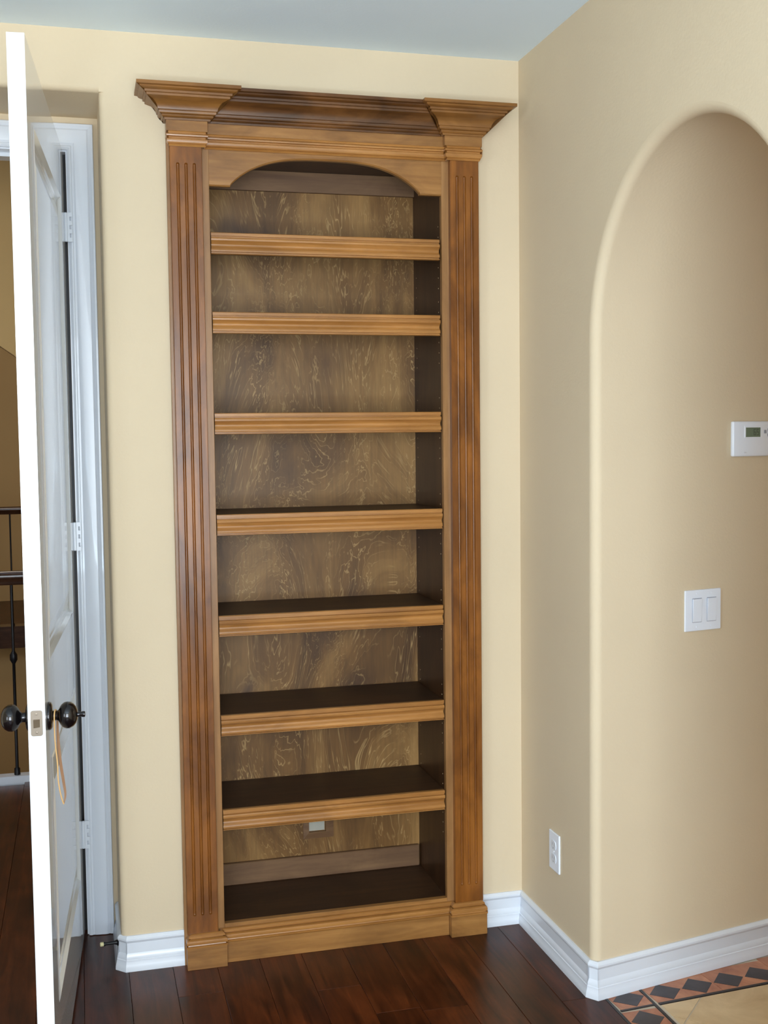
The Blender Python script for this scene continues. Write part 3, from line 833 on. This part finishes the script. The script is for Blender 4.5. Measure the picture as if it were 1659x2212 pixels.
for uu in (0.3285, 0.3825):
    for zz in (1.0225, 1.1195):
        finish('screw', lathe([(0.0058, 0.0028), (0.0066, 0.0026), (0.0068, 0)], J(uu + us, 0, zz), J(0, 1, 0) - J(0, 0, 0), 12), 'plast', sw_, c)
c = J(0.53, 0, 1.56)
th_ = empty('thermostat', c, 'white wall thermostat with small grey-green screen above the light switch', 'thermostat')
hs = finish('housing', jbox(0.457, 0.607, 0.0002, 0.014, 1.510, 1.612, bev=0.005, seg=3), 'plast', th_, c, smooth=40)
bz = finish('bezel', jbox(0.4985, 0.5640, 0.0135, 0.0150, 1.5635, 1.5985, bev=0.001, seg=1), 'plast', th_, c)
finish('screen', jbox(0.5035, 0.5590, 0.0145, 0.0153, 1.5665, 1.5940), 'lcd', bz, c)
# digits on the screen
def digit(ch, u, z, w, h):
    seg = {'6': 'afgecd', '5': 'afgcd'}[ch]; t = w * 0.2; out = []
    R = {'a': (0, w, h - t, h), 'd': (0, w, 0, t), 'g': (0, w, h / 2 - t / 2, h / 2 + t / 2), 'f': (0, t, h / 2, h), 'e': (0, t, 0, h / 2), 'b': (w - t, w, h / 2, h), 'c': (w - t, w, 0, h / 2)}
    for q in seg:
        a0, a1, b0, b1 = R[q]; out.append(jbox(u + a0, u + a1, 0.0153, 0.0155, z + b0, z + b1))
    return out
finish('screen_digits', merge(digit('6', 0.5330, 1.5715, 0.0085, 0.018) + digit('5', 0.5445, 1.5715, 0.0085, 0.018)), 'lcdink', bz, c)
finish('button', jbox(0.5735, 0.5830, 0.0138, 0.0152, 1.5765, 1.5865, bev=0.0008, seg=1), 'grey', th_, c)
for zz in (1.5720, 1.5865):
    bm = lathe([(0.0138, 0.0085), (0.0152, 0.0080), (0.0153, 0)], J(0.5955, 0, zz), J(0, 1, 0) - J(0, 0, 0), 16)
    finish('button', bm, 'grey', th_, c)
for uu in (0.4985, 0.5930):
    finish('slide_switch', jbox(uu, uu + 0.008, 0.0138, 0.0150, 1.5195, 1.5235), 'trim', th_, c)

# outlet on the right wall
yc, zc = -0.279, 0.328
c = Vector((XC, yc, zc))
ou = empty('wall_outlet', c, 'white duplex electrical outlet low on the right wall', 'outlet')
finish('wall_plate', B(XC - 0.006, XC - 0.0002, yc - 0.0375, yc + 0.0375, zc - 0.0585, zc + 0.0585, bev=0.002), 'plast', ou, c)
for dz in (0.0205, -0.0205):
    bm = bmesh.new(); pts = []
    for k in range(24):
        a_ = 2 * PI * k / 24; pts.append((XC - 0.006, yc + 0.0172 * math.cos(a_), zc + dz + max(-0.0135, min(0.0135, 0.0172 * math.sin(a_)))))
    prism(bm, pts, (-0.0018, 0, 0))
    so = finish('socket', bm, 'trim', ou, c)
    bms = [B(XC - 0.0081, XC - 0.0078, yc + q - 0.0012, yc + q + 0.0012, zc + dz - 0.001, zc + dz + 0.007) for q in (-0.0063, 0.0063)]
    bms.append(lathe([(0.0078, 0.0024), (0.0081, 0.0024), (0.0081, 0)], (XC, yc, zc + dz - 0.0085), (-1, 0, 0), 10))
    finish('socket_slots', merge(bms), 'grey', so, c)
finish('screw', lathe([(0.006, 0.0026), (0.0068, 0.0024), (0.007, 0)], (XC, yc, zc), (-1, 0, 0), 12), 'plast', ou, c)

# ------------------------------------------------------------------ hall and foyer beyond the door
bm = bmesh.new()
HL, HR = -3.4, 1.35
# wall with a wide arched opening just past the hall
yb = 1.40
xc_, hw = -1.24, 1.11
box(bm, -3.4, xc_ - hw, yb, yb + 0.14, 0, H); box(bm, xc_ + hw, HR, yb, yb + 0.14, 0, H)
ar = [(xc_ + hw * math.cos(PI - PI * k / 30), 1.6 + 0.56 * max(0.0, math.sin(PI * k / 30)) ** 0.8) for k in range(31)]
rows = [[bm.verts.new(p) for p in ((x, yb, z), (x, yb + 0.14, z), (x, yb + 0.14, H), (x, yb, H))] for x, z in ar]
for a, b in zip(rows, rows[1:]):
    for k in range(4): bm.faces.new((a[k], a[(k + 1) % 4], b[(k + 1) % 4], b[k]))
struct('wall_hall', bm, 'tan', 'tan hall wall with arched opening seen through the doorway')
bm = bmesh.new()
box(bm, HL - 0.1, HL, WT, 8.6, -2.8, 5.2); box(bm, HR, HR + 0.1, WT, 8.6, -2.8, 5.2); box(bm, HL, HR, 8.6, 8.7, -2.8, 5.2)
box(bm, HL, HR, 6.95, 7.05, -2.8, -0.17); box(bm, HL, HR, 2.1, 2.2, -2.8, -0.26)
struct('wall_foyer', bm, 'tan')
bm = B(HL, HR, 1.54, 8.6, 5.2, 5.3); struct('ceiling_foyer', bm, 'ceil')
bm = B(HL, HR, 2.1, 8.6, -2.9, -2.8); struct('floor_foyer', bm, 'sub')
bm = B(HL, HR, 6.83, 8.6, -0.02, 0.0); struct('floor_landing', bm, 'plank')
struct('trim_2', B(HL, HR, 6.80, 6.95, -0.17, 0.015), 'rail', 'brown wooden fascia of the far landing')
struct('trim_3', B(HL, XL + 3.6, 2.10, 2.16, -0.25, 0.03), 'trim', 'pale floor edge curb under the near railing')

def railing(name, y, x0, x1, ztop, zbot, step, label, phase=0.0, twist=True):
    root = empty(name, ((x0 + x1) / 2, y, zbot), label, 'railing', 'black iron railings with wooden handrails in the foyer')
    loc = ((x0 + x1) / 2, y, zbot)
    hr = sweep([(x0, y + 0.03), (x1, y + 0.03)], [(0, ztop - 0.065), (0.045, ztop - 0.065), (0.050, ztop - 0.055), (0.050, ztop - 0.045), (0.060, ztop - 0.035), (0.062, ztop - 0.018), (0.050, ztop - 0.004), (0.030, ztop), (0.010, ztop - 0.004), (-0.002, ztop - 0.018), (0, ztop - 0.035)])[0]
    finish('handrail', hr, 'rail', root, loc, smooth=50)
    x = x0 + phase; k = 0
    while x < x1:
        h = ztop - 0.065
        pr2 = [(0, 0.014), (0.03, 0.013), (0.035, 0.0075)]
        mid = (h - zbot) * (0.62 if k % 2 else 0.45)
        pr2 += [(mid - 0.03, 0.0070), (mid - 0.012, 0.017), (mid + 0.012, 0.017), (mid + 0.03, 0.0070), (h - zbot, 0.0070)]
        finish('baluster', lathe(pr2, (x, y, zbot), (0, 0, 1), 8), 'iron', root, (x, y, zbot), smooth=60)
        x += step; k += 1
    return root
railing('stair_railing', 2.13, -2.1, 0.35, 0.985, 0.03, 0.115, 'near black iron railing with brown wooden handrail beyond the doorway', phase=0.018 + 0.0)
railing('stair_railing', 6.86, -2.3, 0.3, 1.03, 0.0, 0.12, 'far black iron railing on the landing across the stairwell')
print('planks', nplank)
